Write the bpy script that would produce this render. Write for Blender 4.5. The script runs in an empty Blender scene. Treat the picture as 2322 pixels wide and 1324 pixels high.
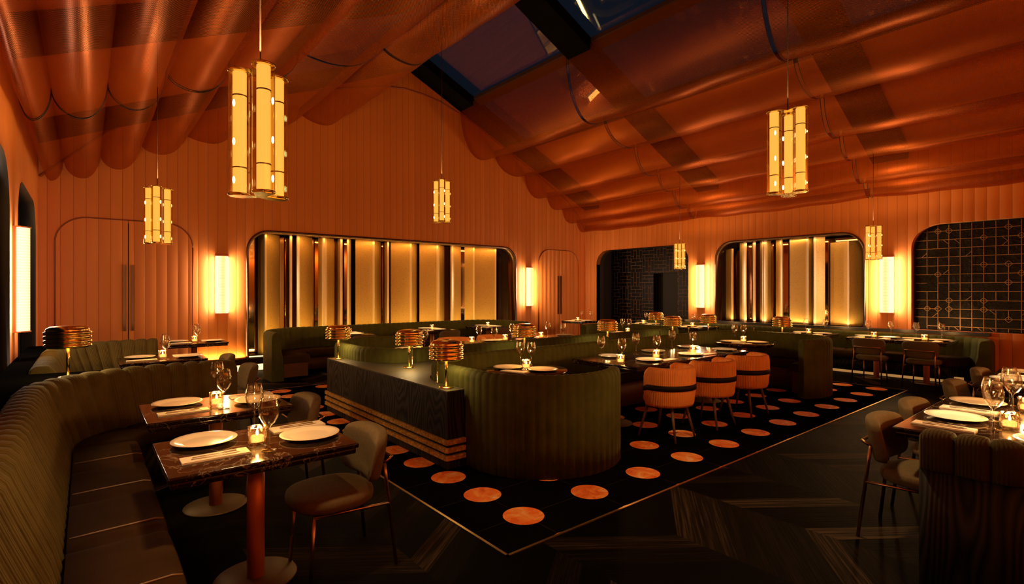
import bpy, bmesh, math, random
from mathutils import Vector, Matrix
PI = math.pi
R = math.radians
random.seed(7)
SC = bpy.context.scene
COL = SC.collection

# ------------------------------------------------------------------ helpers
class MB:
    """collects geometry for ONE mesh"""
    def __init__(s):
        s.bm = bmesh.new(); s.uv = s.bm.loops.layers.uv.new('UVMap')
    def v(s, p): return s.bm.verts.new(p)
    def f(s, vs, smooth=False, uvs=None):
        try: fc = s.bm.faces.new(vs)
        except ValueError: return None
        fc.smooth = smooth
        if uvs:
            for l, u in zip(fc.loops, uvs): l[s.uv].uv = u
        return fc
    def box(s, x0, x1, y0, y1, z0, z1, rot=None, piv=(0, 0, 0)):
        c = [(x0,y0,z0),(x1,y0,z0),(x1,y1,z0),(x0,y1,z0),(x0,y0,z1),(x1,y0,z1),(x1,y1,z1),(x0,y1,z1)]
        if rot is not None:
            m = Matrix.Rotation(rot, 3, 'Z'); pv = Vector(piv)
            c = [m @ (Vector(p) - pv) + pv for p in c]
        v = [s.v(p) for p in c]
        for q in ((0,3,2,1),(4,5,6,7),(0,1,5,4),(1,2,6,5),(2,3,7,6),(3,0,4,7)): s.f([v[i] for i in q])
        return s
    def bevbox(s, x0, x1, y0, y1, z0, z1, b):
        """box with rounded edges (superellipsoid-free chamfer in two steps)"""
        rings = []
        for z, i in ((z0, b), (z0 + b*.3, b*.3), (z0 + b, 0), (z1 - b, 0), (z1 - b*.3, b*.3), (z1, b)):
            a0, a1, c0, c1 = x0 + i, x1 - i, y0 + i, y1 - i; r = b
            pts = []
            for cx, cy, st in ((a1 - r, c1 - r, 0), (a0 + r, c1 - r, 90), (a0 + r, c0 + r, 180), (a1 - r, c0 + r, 270)):
                for k in range(4):
                    t = R(st + 30*k); pts.append((cx + r*math.cos(t), cy + r*math.sin(t), z))
            rings.append([s.v(p) for p in pts])
        s.loft(rings, True, True); return s
    def loft(s, rings, smooth=True, caps=True, closed=True):
        n = len(rings[0])
        for a, b in zip(rings, rings[1:]):
            for i in range(n if closed else n - 1):
                j = (i + 1) % n; s.f([a[i], a[j], b[j], b[i]], smooth)
        if caps:
            s.f(list(reversed(rings[0])), False); s.f(rings[-1], False)
    def lathe(s, prof, seg=24, c=(0, 0, 0), smooth=True, caps=False):
        rings = []
        for r, z in prof:
            r = max(r, 1e-4)
            rings.append([s.v((c[0] + r*math.cos(2*PI*k/seg), c[1] + r*math.sin(2*PI*k/seg), c[2] + z)) for k in range(seg)])
        s.loft(rings, smooth, caps); return s
    def tube(s, pts, r, seg=8, r1=None, caps=True):
        pts = [Vector(p) for p in pts]; n = len(pts); rings = []
        up0 = None
        for i, p in enumerate(pts):
            t = (pts[min(i+1, n-1)] - pts[max(i-1, 0)]).normalized()
            if up0 is None:
                up0 = Vector((0, 0, 1)) if abs(t.z) < .9 else Vector((1, 0, 0))
            a = t.cross(up0)
            if a.length < 1e-5: a = t.cross(Vector((0, 1, 0)))
            a.normalize(); b = a.cross(t).normalized(); up0 = b
            rr = r if r1 is None else r + (r1 - r)*i/(n - 1)
            rings.append([s.v(p + a*math.cos(2*PI*k/seg)*rr + b*math.sin(2*PI*k/seg)*rr) for k in range(seg)])
        s.loft(rings, True, caps); return s
    def prism(s, pts, z0, z1, smooth=False):
        a = [s.v((p[0], p[1], z0)) for p in pts]; b = [s.v((p[0], p[1], z1)) for p in pts]
        n = len(pts)
        for i in range(n):
            j = (i + 1) % n; s.f([a[i], a[j], b[j], b[i]], smooth)
        s.f(list(reversed(a))); s.f(b); return s
    def sell(s, rx, ry, rz, e1=.5, e2=.5, c=(0, 0, 0), nu=28, nv=14, fn=None):
        """superellipsoid pad"""
        sg = lambda w, m: math.copysign(abs(w)**m, w)
        rings = []
        for i in range(nv + 1):
            ph = -PI/2 + PI*i/nv; cp, sp = sg(math.cos(ph), e1), sg(math.sin(ph), e1)
            ring = []
            for k in range(nu):
                th = 2*PI*k/nu
                p = Vector((rx*max(cp, 1e-3)*sg(math.cos(th), e2), ry*max(cp, 1e-3)*sg(math.sin(th), e2), rz*sp))
                if fn: p = fn(p)
                ring.append(s.v(p + Vector(c)))
            rings.append(ring)
        s.loft(rings, True, True); return s
    def sweep(s, path, prof, cw=None, cd=0.0, p=.5, step=.1, closed_prof=True, caps=True, sub=8):
        """profile (off, z, nx, nz) swept along a plan path; off is to the LEFT; grooves every cw metres"""
        P = [Vector((q[0], q[1], 0)) for q in path]
        L = [0]
        for a, b in zip(P, P[1:]): L.append(L[-1] + (b - a).length)
        tot = L[-1]
        if cw:
            nch = max(1, round(tot/cw)); w = tot/nch; N = nch*sub
        else: N = max(2, int(tot/step)); w = 1
        rings, S = [], []
        j = 0
        for i in range(N + 1):
            d = tot*i/N
            while j < len(L) - 2 and L[j+1] < d - 1e-9: j += 1
            t = (d - L[j])/max(L[j+1] - L[j], 1e-9)
            pos = P[j].lerp(P[j+1], t)
            # smoothed tangent
            def at(x):
                x = min(max(x, 0), tot); k = 0
                for k in range(len(L) - 1):
                    if L[k+1] >= x: break
                return P[k].lerp(P[k+1], (x - L[k])/max(L[k+1] - L[k], 1e-9))
            tg = (at(d + .03) - at(d - .03)).normalized()
            nl = Vector((-tg.y, tg.x, 0))
            g = 0
            if cw:
                g = cd*(abs(math.sin(PI*d/w))**p - 1)
            ring = [s.v(pos + nl*(o + nx*g) + Vector((0, 0, z + nz*g))) for (o, z, nx, nz) in prof]
            rings.append(ring); S.append(d)
        V = [0]
        for a, b in zip(prof, prof[1:] + prof[:1]): V.append(V[-1] + math.hypot(a[0]-b[0], a[1]-b[1]))
        n = len(prof)
        for (a, b, sa, sb) in zip(rings, rings[1:], S, S[1:]):
            for i in range(n if closed_prof else n - 1):
                k = (i + 1) % n
                s.f([a[i], b[i], b[k], a[k]], True, [(sa, V[i]), (sb, V[i]), (sb, V[i+1]), (sa, V[i+1])])
        if caps and closed_prof:
            s.f(rings[0]); s.f(list(reversed(rings[-1])))
        return s
    def mesh(s, name):
        bmesh.ops.recalc_face_normals(s.bm, faces=s.bm.faces)
        me = bpy.data.meshes.new(name); s.bm.to_mesh(me); s.bm.free(); return me
    def obj(s, name, mat, parent=None, loc=None, rz=0):
        me = s.mesh(name); me.materials.append(mat)
        o = bpy.data.objects.new(name, me); COL.objects.link(o)
        if parent: o.parent = parent
        if loc: o.location = loc
        o.rotation_euler = (0, 0, rz); return o

def arc(cx, cy, r, a0, a1, n=16):
    return [(cx + r*math.cos(R(a0 + (a1 - a0)*i/n)), cy + r*math.sin(R(a0 + (a1 - a0)*i/n))) for i in range(n + 1)]
def tag(o, label=None, cat=None, group=None, kind=None):
    if label: o['label'] = label
    if cat: o['category'] = cat
    if group: o['group'] = group
    if kind: o['kind'] = kind
    return o
def empty(name, loc=(0, 0, 0), rz=0, **k):
    o = bpy.data.objects.new(name, None); COL.objects.link(o); o.location = loc
    o.rotation_euler = (0, 0, rz); o.empty_display_size = .1
    return tag(o, **k)
def struct(o, label=None):
    o['kind'] = 'structure'
    if label: o['label'] = label
    return o
def kids(o): return [c for c in COL.objects if c.parent is o]
def copy_tree(o, parent=None):
    c = o.copy(); COL.objects.link(c)
    if parent: c.parent = parent
    for ch in kids(o): copy_tree(ch, c)
    return c
def place(proto, used, loc, rz, label, group):
    """first call moves the proto itself, later calls copy it with its parts"""
    o = proto if not used.get(proto) else copy_tree(proto)
    used[proto] = True
    o.location = loc; o.rotation_euler = (0, 0, rz); o['label'] = label; o['group'] = group
    return o
USED = {}
ORD = ['first', 'second', 'third', 'fourth', 'fifth', 'sixth', 'seventh', 'eighth', 'ninth', 'tenth', 'eleventh', 'twelfth', 'thirteenth', 'fourteenth']

# ------------------------------------------------------------------ materials
class NT:
    def __init__(s, name):
        s.m = bpy.data.materials.new(name); s.m.use_nodes = True
        s.t = s.m.node_tree; s.t.nodes.clear()
        s.out = s.t.nodes.new('ShaderNodeOutputMaterial')
    def n(s, typ, ins=None, **at):
        nd = s.t.nodes.new(typ)
        for k, v in at.items(): setattr(nd, k, v)
        for k, v in (ins or {}).items():
            if isinstance(v, bpy.types.NodeSocket): s.t.links.new(v, nd.inputs[k])
            else: nd.inputs[k].default_value = v
        return nd
    def math(s, op, a, b=0.0, c=0.0):
        return s.n('ShaderNodeMath', {0: a, 1: b, 2: c}, operation=op).outputs[0]
    def pos(s):
        g = s.n('ShaderNodeNewGeometry'); x = s.n('ShaderNodeSeparateXYZ', {0: g.outputs['Position']}); return g.outputs['Position'], x.outputs
    def objc(s):
        g = s.n('ShaderNodeTexCoord'); x = s.n('ShaderNodeSeparateXYZ', {0: g.outputs['Object']}); return g.outputs['Object'], x.outputs
    def uv(s):
        g = s.n('ShaderNodeTexCoord'); x = s.n('ShaderNodeSeparateXYZ', {0: g.outputs['UV']}); return g.outputs['UV'], x.outputs
    def noise(s, vec, scale, detail=3, rough=.5):
        return s.n('ShaderNodeTexNoise', {'Vector': vec, 'Scale': scale, 'Detail': detail, 'Roughness': rough}).outputs[0]
    def ramp(s, fac, stops):
        r = s.n('ShaderNodeValToRGB', {0: fac}); e = r.color_ramp.elements
        while len(e) < len(stops): e.new(.5)
        for el, (p, c) in zip(e, stops): el.position = p; el.color = (*c, 1)
        return r.outputs[0]
    def scale(s, vec, v):
        return s.n('ShaderNodeVectorMath', {0: vec, 1: v}, operation='MULTIPLY').outputs[0]
    def mixc(s, f, a, b):
        nd = s.n('ShaderNodeMix', data_type='RGBA')
        for i, v in ((0, f), (6, a), (7, b)):
            if isinstance(v, bpy.types.NodeSocket): s.t.links.new(v, nd.inputs[i])
            elif i == 0: nd.inputs[0].default_value = v
            else: nd.inputs[i].default_value = (*v, 1)
        return nd.outputs[2]
    def bump(s, h, dist, strength=1.0):
        return s.n('ShaderNodeBump', {'Height': h, 'Distance': dist, 'Strength': strength}).outputs[0]
    def bsdf(s, **k):
        ins = {}
        for a, b in k.items():
            a = a.replace('_', ' ')
            if a == 'Base Color' and isinstance(b, tuple): b = (*b, 1)
            ins[a] = b
        return s.n('ShaderNodeBsdfPrincipled', ins)
    def done(s, sh):
        s.t.links.new(sh.outputs[0] if hasattr(sh, 'outputs') else sh, s.out.inputs[0]); return s.m

def plain(name, col, rough=.5, metal=0.0, **k):
    t = NT(name); return t.done(t.bsdf(Base_Color=col, Roughness=rough, Metallic=metal, **k))
def emit(name, col, st):
    t = NT(name); return t.done(t.n('ShaderNodeEmission', {0: (*col, 1), 1: st}))
def noisy(name, c0, c1, scale, rough=.5, metal=0.0, bump=0.0, stretch=(1, 1, 1), spec=.5):
    t = NT(name); o, x = t.objc(); f = t.noise(t.scale(o, stretch), scale, 4)
    kw = {}
    if bump: kw['Normal'] = t.bump(f, bump)
    return t.done(t.bsdf(Base_Color=t.ramp(f, [(.3, c0), (.7, c1)]), Roughness=rough, Metallic=metal, Specular_IOR_Level=spec, **kw))

WARM = (1.0, .60, .22)
def fluted(name, axis, c0=(.67, .192, .022), c1=(.75, .226, .034)):
    t = NT(name); p, x = t.pos()
    a = t.math('ABSOLUTE', t.math('SINE', t.math('MULTIPLY', x[axis], PI/.165)))
    h = t.math('POWER', a, .6)
    cell = t.math('FLOOR', t.math('DIVIDE', x[axis], .165))
    rnd = t.n('ShaderNodeTexWhiteNoise', {'W': cell}, noise_dimensions='1D').outputs[0]
    f = t.math('ADD', t.math('MULTIPLY', rnd, .6), t.math('MULTIPLY', t.noise(t.scale(p, (6, 6, .6)), 1.2, 3), .4))
    col = t.mixc(t.math('GREATER_THAN', a, .07), (.46, .11, .015), t.ramp(f, [(.2, c0), (.8, c1)]))
    return t.done(t.bsdf(Base_Color=col, Roughness=.62, Normal=t.bump(h, .02, .5)))
M = {}
M['wallA'] = fluted('fluted orange panelling', 0)
M['wallB'] = fluted('fluted orange panelling ', 1)
M['plaster'] = noisy('orange plaster', (.70, .205, .026), (.76, .245, .036), 3, .7)
M['roofpaint'] = plain('terracotta roof lining', (.42, .11, .02), .7)
M['darkroom'] = plain('dark bronze room', (.035, .018, .01), .45)
M['beam'] = plain('blackened roof beam', (.003, .0022, .002), .9, Specular_IOR_Level=.05)
M['purlin'] = plain('dark brown purlin', (.05, .014, .006), .7)
M['bronze'] = plain('dark bronze metal', (.16, .085, .045), .32, .9)
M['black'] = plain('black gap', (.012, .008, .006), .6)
M['ledge'] = plain('dark stone ledge', (.045, .05, .06), .22)
def brass_mat(name, col, rough, bumpy=0):
    t = NT(name); o, x = t.objc(); f = t.noise(o, 60 if bumpy else 9, 2)
    kw = {'Normal': t.bump(f, bumpy)} if bumpy else {}
    return t.done(t.bsdf(Base_Color=col, Metallic=1.0, Roughness=t.math('ADD', t.math('MULTIPLY', f, .12), rough - .06), **kw))
M['brass'] = brass_mat('polished brass', (.90, .72, .30), .18)
def hammered():
    t = NT('hammered brass'); o, x = t.objc(); v = t.n('ShaderNodeTexVoronoi', {'Vector': o, 'Scale': 34.0}).outputs[0]
    return t.done(t.bsdf(Base_Color=t.ramp(v, [(.1, (.92, .56, .13)), (.7, (.50, .27, .06))]), Metallic=.2, Roughness=.36, Normal=t.bump(v, .006)))
M['brassband'] = hammered()
M['copper'] = plain('satin copper', (.74, .23, .07), .42, .3)
M['bronzetube'] = brass_mat('bronze tube', (.52, .30, .15), .3)
M['disc'] = plain('satin bronze base', (.17, .115, .06), .5, .5)
M['cord'] = plain('dark cord', (.05, .02, .01), .6)
def velvet(name, c0, c1, rib=0.0, ribd=.003):
    t = NT(name); u, x = t.uv(); o, _ = t.objc(); f = t.noise(o, 7, 4, .6)
    kw = {}
    if rib:
        h = t.math('ABSOLUTE', t.math('SINE', t.math('MULTIPLY', x[0], PI/rib)))
        kw['Normal'] = t.bump(t.math('ADD', h, t.math('MULTIPLY', t.noise(o, 120, 2), .5)), ribd)
    else: kw['Normal'] = t.bump(t.noise(o, 160, 2), .0012)
    return t.done(t.bsdf(Base_Color=t.ramp(f, [(.3, c0), (.7, c1)]), Roughness=.85, Specular_IOR_Level=.12, Sheen_Weight=.14, Sheen_Roughness=.4, Sheen_Tint=(.6, .55, .2, 1), **kw))
M['green'] = velvet('olive velvet', (.054, .056, .011), (.082, .080, .017))
M['cord_green'] = velvet('olive brown corduroy', (.078, .056, .015), (.115, .082, .022), .016)
M['cord_dark'] = velvet('dark corduroy', (.044, .032, .012), (.064, .047, .017), .016)
M['seat'] = noisy('brown leather seat', (.042, .021, .008), (.062, .031, .012), 5, .8, spec=.02)
M['rust'] = noisy('rust seat base', (.10, .030, .012), (.14, .040, .015), 4, .6)
M['grey'] = noisy('taupe fabric', (.125, .090, .048), (.155, .113, .061), 60, .85, 0, .0008, spec=.15)
M['orangefab'] = noisy('orange ribbed velvet', (.72, .235, .045), (.82, .29, .065), 40, .75, 0, .0008, (1, 1, .05))
M['band'] = plain('dark brown strap', (.014, .005, .003), .6, Specular_IOR_Level=.15)
M['legwood'] = noisy('dark walnut', (.10, .045, .02), (.17, .08, .035), 12, .45, 0, 0, (1, 1, .1))
M['chinaware'] = plain('cream glazed china', (.82, .72, .58), .16)
M['linen'] = noisy('cream linen', (.72, .62, .48), (.80, .70, .55), 30, .9, 0, .0006)
M['steel'] = plain('cutlery steel', (.42, .33, .24), .25, 1.0)
M['darkwood'] = None
def oak(name, c0, c1, bump=.003):
    t = NT(name); p, x = t.pos()
    n = t.noise(t.scale(p, (2.6, 2.6, .55)), 1.0, 1.5, .4)
    ln = t.math('ABSOLUTE', t.math('SUBTRACT', t.math('FRACT', t.math('MULTIPLY', n, 30.0)), .5))
    g = t.math('ADD', t.math('MULTIPLY', ln, 1.5), t.math('MULTIPLY', t.noise(t.scale(p, (60, 60, 2)), 1.0, 2), .4))
    return t.done(t.bsdf(Base_Color=t.ramp(g, [(.25, c0), (.85, c1)]), Roughness=.6, Specular_IOR_Level=.2, Normal=t.bump(g, bump)))
M['darkwood'] = oak('ebonised oak', (.0022, .0022, .0026), (.028, .027, .031))
M['plinthtop'] = noisy('dark oak top', (.028, .025, .013), (.045, .040, .021), 6, .5, 0, .001, (1, 6, 1))
def marble(name, base, mid, vein, scale, rough, amt=.03):
    t = NT(name); p, x = t.pos()
    d = t.n('ShaderNodeTexNoise', {'Vector': p, 'Scale': scale*.7, 'Detail': 5.0, 'Roughness': .6, 'Distortion': .6}).outputs[0]
    v = t.math('ABSOLUTE', t.math('SUBTRACT', d, .5))
    v2 = t.math('ABSOLUTE', t.math('SUBTRACT', t.noise(p, scale*2.1, 5, .65), .5))
    k = t.math('MINIMUM', v, t.math('ADD', v2, .004))
    c = t.mixc(t.noise(p, scale*.9, 4), base, mid)
    fin = t.mixc(t.ramp(k, [(0, (1, 1, 1)), (amt*.35, (.35, .35, .35)), (amt, (0, 0, 0))]), c, vein)
    return t.done(t.bsdf(Base_Color=fin, Roughness=rough))
M['marble'] = marble('brown marble', (.006, .0035, .0025), (.020, .010, .006), (.26, .19, .13), 4, .11, .011)
# thin clear glass
def thin_glass(name, tint, refl=1.0, rough=.05):
    t = NT(name)
    fr = t.n('ShaderNodeLayerWeight', {'Blend': .35}).outputs['Facing']
    fac = t.math('ADD', t.math('MULTIPLY', t.math('POWER', fr, 1.5), 1.0*refl), .05*refl)
    a = t.n('ShaderNodeBsdfTransparent', {0: (*tint, 1)}); b = t.n('ShaderNodeBsdfGlossy', {0: (1, .95, .85, 1), 1: rough})
    return t.done(t.n('ShaderNodeMixShader', {0: fac, 1: a.outputs[0], 2: b.outputs[0]}))
M['glass'] = thin_glass('clear wine glass', (.985, .975, .95))
M['cupglass'] = thin_glass('cut votive glass', (.95, .80, .60), 1.3, .06)
M['pendglass'] = thin_glass('amber pendant glass', (.93, .80, .52), 1.1, .03)
M['skyglass'] = thin_glass('skylight glass', (.80, .82, .88), .55, .02)
M['wax'] = emit('glowing candle wax', (1, .56, .18), 2.6)
M['flame'] = emit('candle flame', (1, .66, .28), 45)
def fabric():
    t = NT('sheer copper mesh fabric'); u, x = t.uv()
    a = t.math('SINE', t.math('MULTIPLY', x[0], 2*PI/.030)); b = t.math('SINE', t.math('MULTIPLY', x[1], 2*PI/.020))
    pat = t.math('MULTIPLY', a, b)
    op = t.math('ADD', .46, t.math('MULTIPLY', pat, .26))
    tr = t.n('ShaderNodeBsdfTransparent', {0: (.98, .72, .48, 1)})
    d = t.bsdf(Base_Color=(.49, .115, .013), Roughness=.40, Metallic=.7)
    tl = t.n('ShaderNodeBsdfTranslucent', {0: (.55, .11, .012, 1)})
    s1 = t.n('ShaderNodeMixShader', {0: .22, 1: d.outputs[0], 2: tl.outputs[0]})
    return t.done(t.n('ShaderNodeMixShader', {0: op, 1: tr.outputs[0], 2: s1.outputs[0]}))
M['fabric'] = fabric()
M['hoop'] = plain('dark canopy hoop', (.03, .012, .008), .5)
def goldpanel():
    t = NT('gold flecked panel'); p, x = t.pos(); o = p
    f = t.noise(o, 42, 4, .7); g = t.noise(t.scale(o, (1, 1, .3)), 3, 2)
    c = t.mixc(t.math('GREATER_THAN', f, .6), (.66, .41, .12), (.48, .28, .07))
    return t.done(t.bsdf(Base_Color=c, Roughness=.42, Metallic=.35, Normal=t.bump(f, .0015)))
M['gold'] = goldpanel()
M['goldtrim'] = plain('pale gold edge', (.86, .62, .34), .38, .35)
M['mirror'] = plain('smoked mirror', (.50, .34, .22), .05, 1.0)
def stone_floor():
    t = NT('black stone with inlaid discs'); p, x = t.pos()
    X, Y = .691, .4955
    fx = t.math('SUBTRACT', t.math('DIVIDE', t.math('SUBTRACT', x[0], 2.41), X), t.math('ROUND', t.math('DIVIDE', t.math('SUBTRACT', x[0], 2.41), X)))
    fy = t.math('SUBTRACT', t.math('DIVIDE', t.math('SUBTRACT', x[1], 2.815), Y), t.math('ROUND', t.math('DIVIDE', t.math('SUBTRACT', x[1], 2.815), Y)))
    dx = t.math('MULTIPLY', fx, X); dy = t.math('MULTIPLY', fy, Y)
    d = t.math('SQRT', t.math('ADD', t.math('MULTIPLY', dx, dx), t.math('MULTIPLY', dy, dy)))
    disc = t.math('LESS_THAN', d, .148)
    ln = t.math('LESS_THAN', t.math('MINIMUM', t.math('ABSOLUTE', dx), t.math('ABSOLUTE', dy)), .0018)
    ix = t.math('ROUND', t.math('DIVIDE', x[0], X)); iy = t.math('ROUND', t.math('DIVIDE', x[1], Y))
    off = t.n('ShaderNodeTexWhiteNoise', {'Vector': t.n('ShaderNodeCombineXYZ', {0: ix, 1: iy, 2: 0.0}).outputs[0]}, noise_dimensions='3D').outputs[1]
    q = t.n('ShaderNodeVectorMath', {0: t.scale(off, (9, 9, 9)), 1: p}, operation='ADD').outputs[0]
    n1 = t.n('ShaderNodeTexNoise', {'Vector': q, 'Scale': 6.0, 'Detail': 6.0, 'Roughness': .62, 'Distortion': .8}).outputs[0]
    oc = t.ramp(n1, [(.30, (.70, .10, .018)), (.45, (.95, .22, .04)), (.57, (1.0, .38, .09)), (.68, (1.0, .64, .36))])
    blk = t.mixc(t.noise(p, 2.2, 5), (.0015, .0015, .0015), (.005, .004, .0035))
    c = t.mixc(disc, t.mixc(ln, blk, (.035, .028, .022)), oc)
    return t.done(t.bsdf(Base_Color=c, Roughness=t.math('ADD', .42, t.math('MULTIPLY', disc, .1)), Specular_IOR_Level=t.math('MULTIPLY', disc, .1)))
M['stone'] = stone_floor()
def parquet():
    t = NT('dark chevron parquet'); p, x = t.pos()
    per = 1.5
    m = t.math('ABSOLUTE', t.math('SUBTRACT', t.math('FRACT', t.math('DIVIDE', x[0], per)), .5))
    w = t.math('DIVIDE', t.math('ADD', x[1], t.math('MULTIPLY', m, per*.75)), .21)
    cell = t.math('FLOOR', w); fr = t.math('FRACT', w)
    side = t.math('FLOOR', t.math('DIVIDE', x[0], per*.5))
    rn = t.n('ShaderNodeTexWhiteNoise', {'Vector': t.n('ShaderNodeCombineXYZ', {0: cell, 1: side, 2: 0.0}).outputs[0]}, noise_dimensions='2D').outputs[0]
    gr = t.noise(t.n('ShaderNodeCombineXYZ', {0: t.math('MULTIPLY', w, 5.0), 1: t.math('MULTIPLY', x[0], .8), 2: t.math('MULTIPLY', rn, 30.0)}).outputs[0], 2.4, 5, .65)
    c = t.ramp(t.math('ADD', t.math('MULTIPLY', rn, .45), t.math('MULTIPLY', gr, .55)), [(.25, (.001, .0008, .0007)), (.52, (.0028, .002, .0015)), (.66, (.013, .0085, .0055)), (.82, (.095, .062, .04))])
    seam = t.math('LESS_THAN', t.math('MINIMUM', fr, t.math('SUBTRACT', 1.0, fr)), .015)
    c2 = t.mixc(seam, c, (.004, .003, .003))
    return t.done(t.bsdf(Base_Color=c2, Roughness=t.math('ADD', .5, t.math('MULTIPLY', gr, .2)), Normal=t.bump(gr, .003), Specular_IOR_Level=.02))
M['parquet'] = parquet()
M['mosaicbrass'] = brass_mat('brass floor strip', (.70, .47, .20), .35)
def maze():
    t = NT('dark lacquer with brass maze inlay'); p, x = t.pos()
    v = t.n('ShaderNodeCombineXYZ', {0: x[1], 1: x[2], 2: 0.0}).outputs[0]
    vt = t.n('ShaderNodeCombineXYZ', {0: x[2], 1: x[1], 2: 0.0}).outputs[0]
    def br(vec, w, h):
        return t.n('ShaderNodeTexBrick', {'Vector': vec, 'Scale': 1.0, 'Mortar Size': .005, 'Brick Width': w, 'Row Height': h, 'Mortar Smooth': .1}).outputs['Fac']
    a = br(v, .34, .11); b = br(vt, .34, .11)
    ck = t.n('ShaderNodeTexChecker', {'Vector': v, 'Scale': 1/.44}).outputs['Fac']
    f = t.mixc(ck, a, b)
    return t.done(t.bsdf(Base_Color=t.mixc(f, (.005, .003, .0025), (.26, .12, .05)), Roughness=.4, Specular_IOR_Level=.2))
M['maze'] = maze()
def tilepane():
    t = NT('smoked mottled glass panels'); p, x = t.pos()
    f = t.noise(p, 14, 4, .6)
    return t.done(t.bsdf(Base_Color=(.006, .0035, .002), Roughness=.22, Normal=t.bump(f, .012), Specular_IOR_Level=.25))
M['tilepane'] = tilepane()
def reeded():
    t = NT('glowing reeded sconce glass'); o, x = t.objc()
    st = t.math('ADD', .93, t.math('MULTIPLY', t.math('SINE', t.math('MULTIPLY', x[2], 2*PI/.03)), .13))
    c = t.ramp(t.math('ABSOLUTE', t.math('DIVIDE', x[0], .112)), [(.1, (1, .66, .22)), (.45, (1, .78, .40)), (.9, (1, .84, .52))])
    return t.done(t.n('ShaderNodeEmission', {0: c, 1: t.math('MULTIPLY', st, 1.35)}))
M['sconce'] = reeded()
M['sconce_bar'] = emit('sconce lamp bar', (1, .74, .34), 26)
M['pend'] = emit('glowing pendant tube', (1, .49, .10), 1.2)
M['spark'] = emit('pendant filament', (1, .8, .45), 9)  # emission standing in for glints refracted in the pendant glass
M['led'] = emit('led strip', (1, .72, .32), 1.8)
M['bulb'] = emit('lamp bulb', (1, .72, .36), 40)

def light(kind, name, loc, energy, col=WARM, parent=None, rot=(0, 0, 0), **k):
    d = bpy.data.lights.new(name, kind); d.energy = energy; d.color = col
    for a, b in k.items(): setattr(d, a, b)
    o = bpy.data.objects.new(name, d); COL.objects.link(o); o.location = loc; o.rotation_euler = rot
    if parent: o.parent = parent
    return o

# ------------------------------------------------------------------ camera, world, view
cam = bpy.data.cameras.new('camera'); cam.sensor_width = 36; cam.lens = 36*1180/2322; cam.shift_y = -2/2322; cam.clip_start = .05
co = bpy.data.objects.new('camera', cam); COL.objects.link(co)
co.location = (0, 0, 1.6); co.rotation_euler = (PI/2, 0, -R(39.3)); SC.camera = co
w = bpy.data.worlds.new('night sky'); SC.world = w; w.use_nodes = True
w.node_tree.nodes['Background'].inputs[0].default_value = (.011, .016, .026, 1)
w.node_tree.nodes['Background'].inputs[1].default_value = .55
SC.view_settings.view_transform = 'Standard'; SC.view_settings.look = 'None'
SC.view_settings.gamma = 1; SC.view_settings.use_curve_mapping = False
SC.view_settings.exposure = 0.18
SC.cycles.transparent_max_bounces = 24; SC.cycles.max_bounces = 7; SC.cycles.diffuse_bounces = 4; SC.cycles.glossy_bounces = 4
SC.cycles.sample_clamp_indirect = 4.0; SC.cycles.caustics_reflective = False; SC.cycles.caustics_refractive = False
SC.cycles.use_denoising = True

# ------------------------------------------------------------------ room shell
XC, XB, YA, YD = -.6, 12.4, 11.45, -2.6
RIDGE = (6.1, 7.2)
def roofz(x): return 7.2 - .444*(x - 6.1) if x > 6.1 else 7.2 - .444*(6.1 - x)
def rrect(x0, x1, z0, z1, r, rb=0.0, n=10):
    """rounded rectangle outline, top corners r, bottom corners rb"""
    p = []
    for cx, cz, a, rr in ((x1, z1, 0, r), (x0, z1, 90, r), (x0, z0, 180, rb), (x1, z0, 270, rb)):
        sx = -1 if a in (0, 270) else 1; sz = -1 if a in (0, 90) else 1
        if rr < 1e-4: p.append((cx, cz)); continue
        ox, oz = cx + sx*rr, cz + sz*rr
        for k in range(n + 1):
            t = R(a + 90*k/n); p.append((ox + rr*math.cos(t), oz + rr*math.sin(t)))
    return p
def holed(name, outer, holes, thick, mat, frame):
    """flat wall with openings; frame(x, z, t) -> world"""
    cu = bpy.data.curves.new('tmp', 'CURVE'); cu.dimensions = '2D'; cu.fill_mode = 'BOTH'; cu.extrude = thick/2
    for pts in [outer] + holes:
        s = cu.splines.new('POLY'); s.points.add(len(pts) - 1); s.use_cyclic_u = True
        for q, p in zip(s.points, pts): q.co = (p[0], p[1], 0, 1)
    tmp = bpy.data.objects.new('tmp', cu); COL.objects.link(tmp)
    dg = bpy.context.evaluated_depsgraph_get(); dg.update()
    me = bpy.data.meshes.new_from_object(tmp.evaluated_get(dg))
    bpy.data.objects.remove(tmp); bpy.data.curves.remove(cu)
    for v in me.vertices: v.co = frame(v.co.x, v.co.y, v.co.z + thick/2)
    bm = bmesh.new(); bm.from_mesh(me)
    bmesh.ops.remove_doubles(bm, verts=bm.verts, dist=1e-5)
    bmesh.ops.recalc_face_normals(bm, faces=bm.faces); bm.to_mesh(me); bm.free()
    for p in me.polygons: p.use_smooth = False
    me.materials.clear(); me.materials.append(mat); me.name = name
    o = bpy.data.objects.new(name, me); COL.objects.link(o); return o
# wall A (gable wall at the back)
hA = rrect(2.48, 9.53, .26, 2.85, .45)
struct(holed('wall_back', [(XC, 0), (XB, 0), (XB, roofz(XB)), RIDGE, (XC, roofz(XC))], [hA], .15, M['wallA'], lambda x, z, t: Vector((x, YA + t, z))))
# wall B (right)
oB1 = rrect(7.74, 10.95, 0.002, 2.85, .42); oB2 = rrect(3.67, 6.98, .86, 2.85, .45); oB3 = rrect(-1.0, 2.91, .86, 2.87, .45)
struct(holed('wall_right', [(YD, 0), (YA, 0), (YA, roofz(XB)), (YD, roofz(XB))], [oB1, oB2, oB3], .15, M['wallB'], lambda y, z, t: Vector((XB + t, y, z))))
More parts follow.
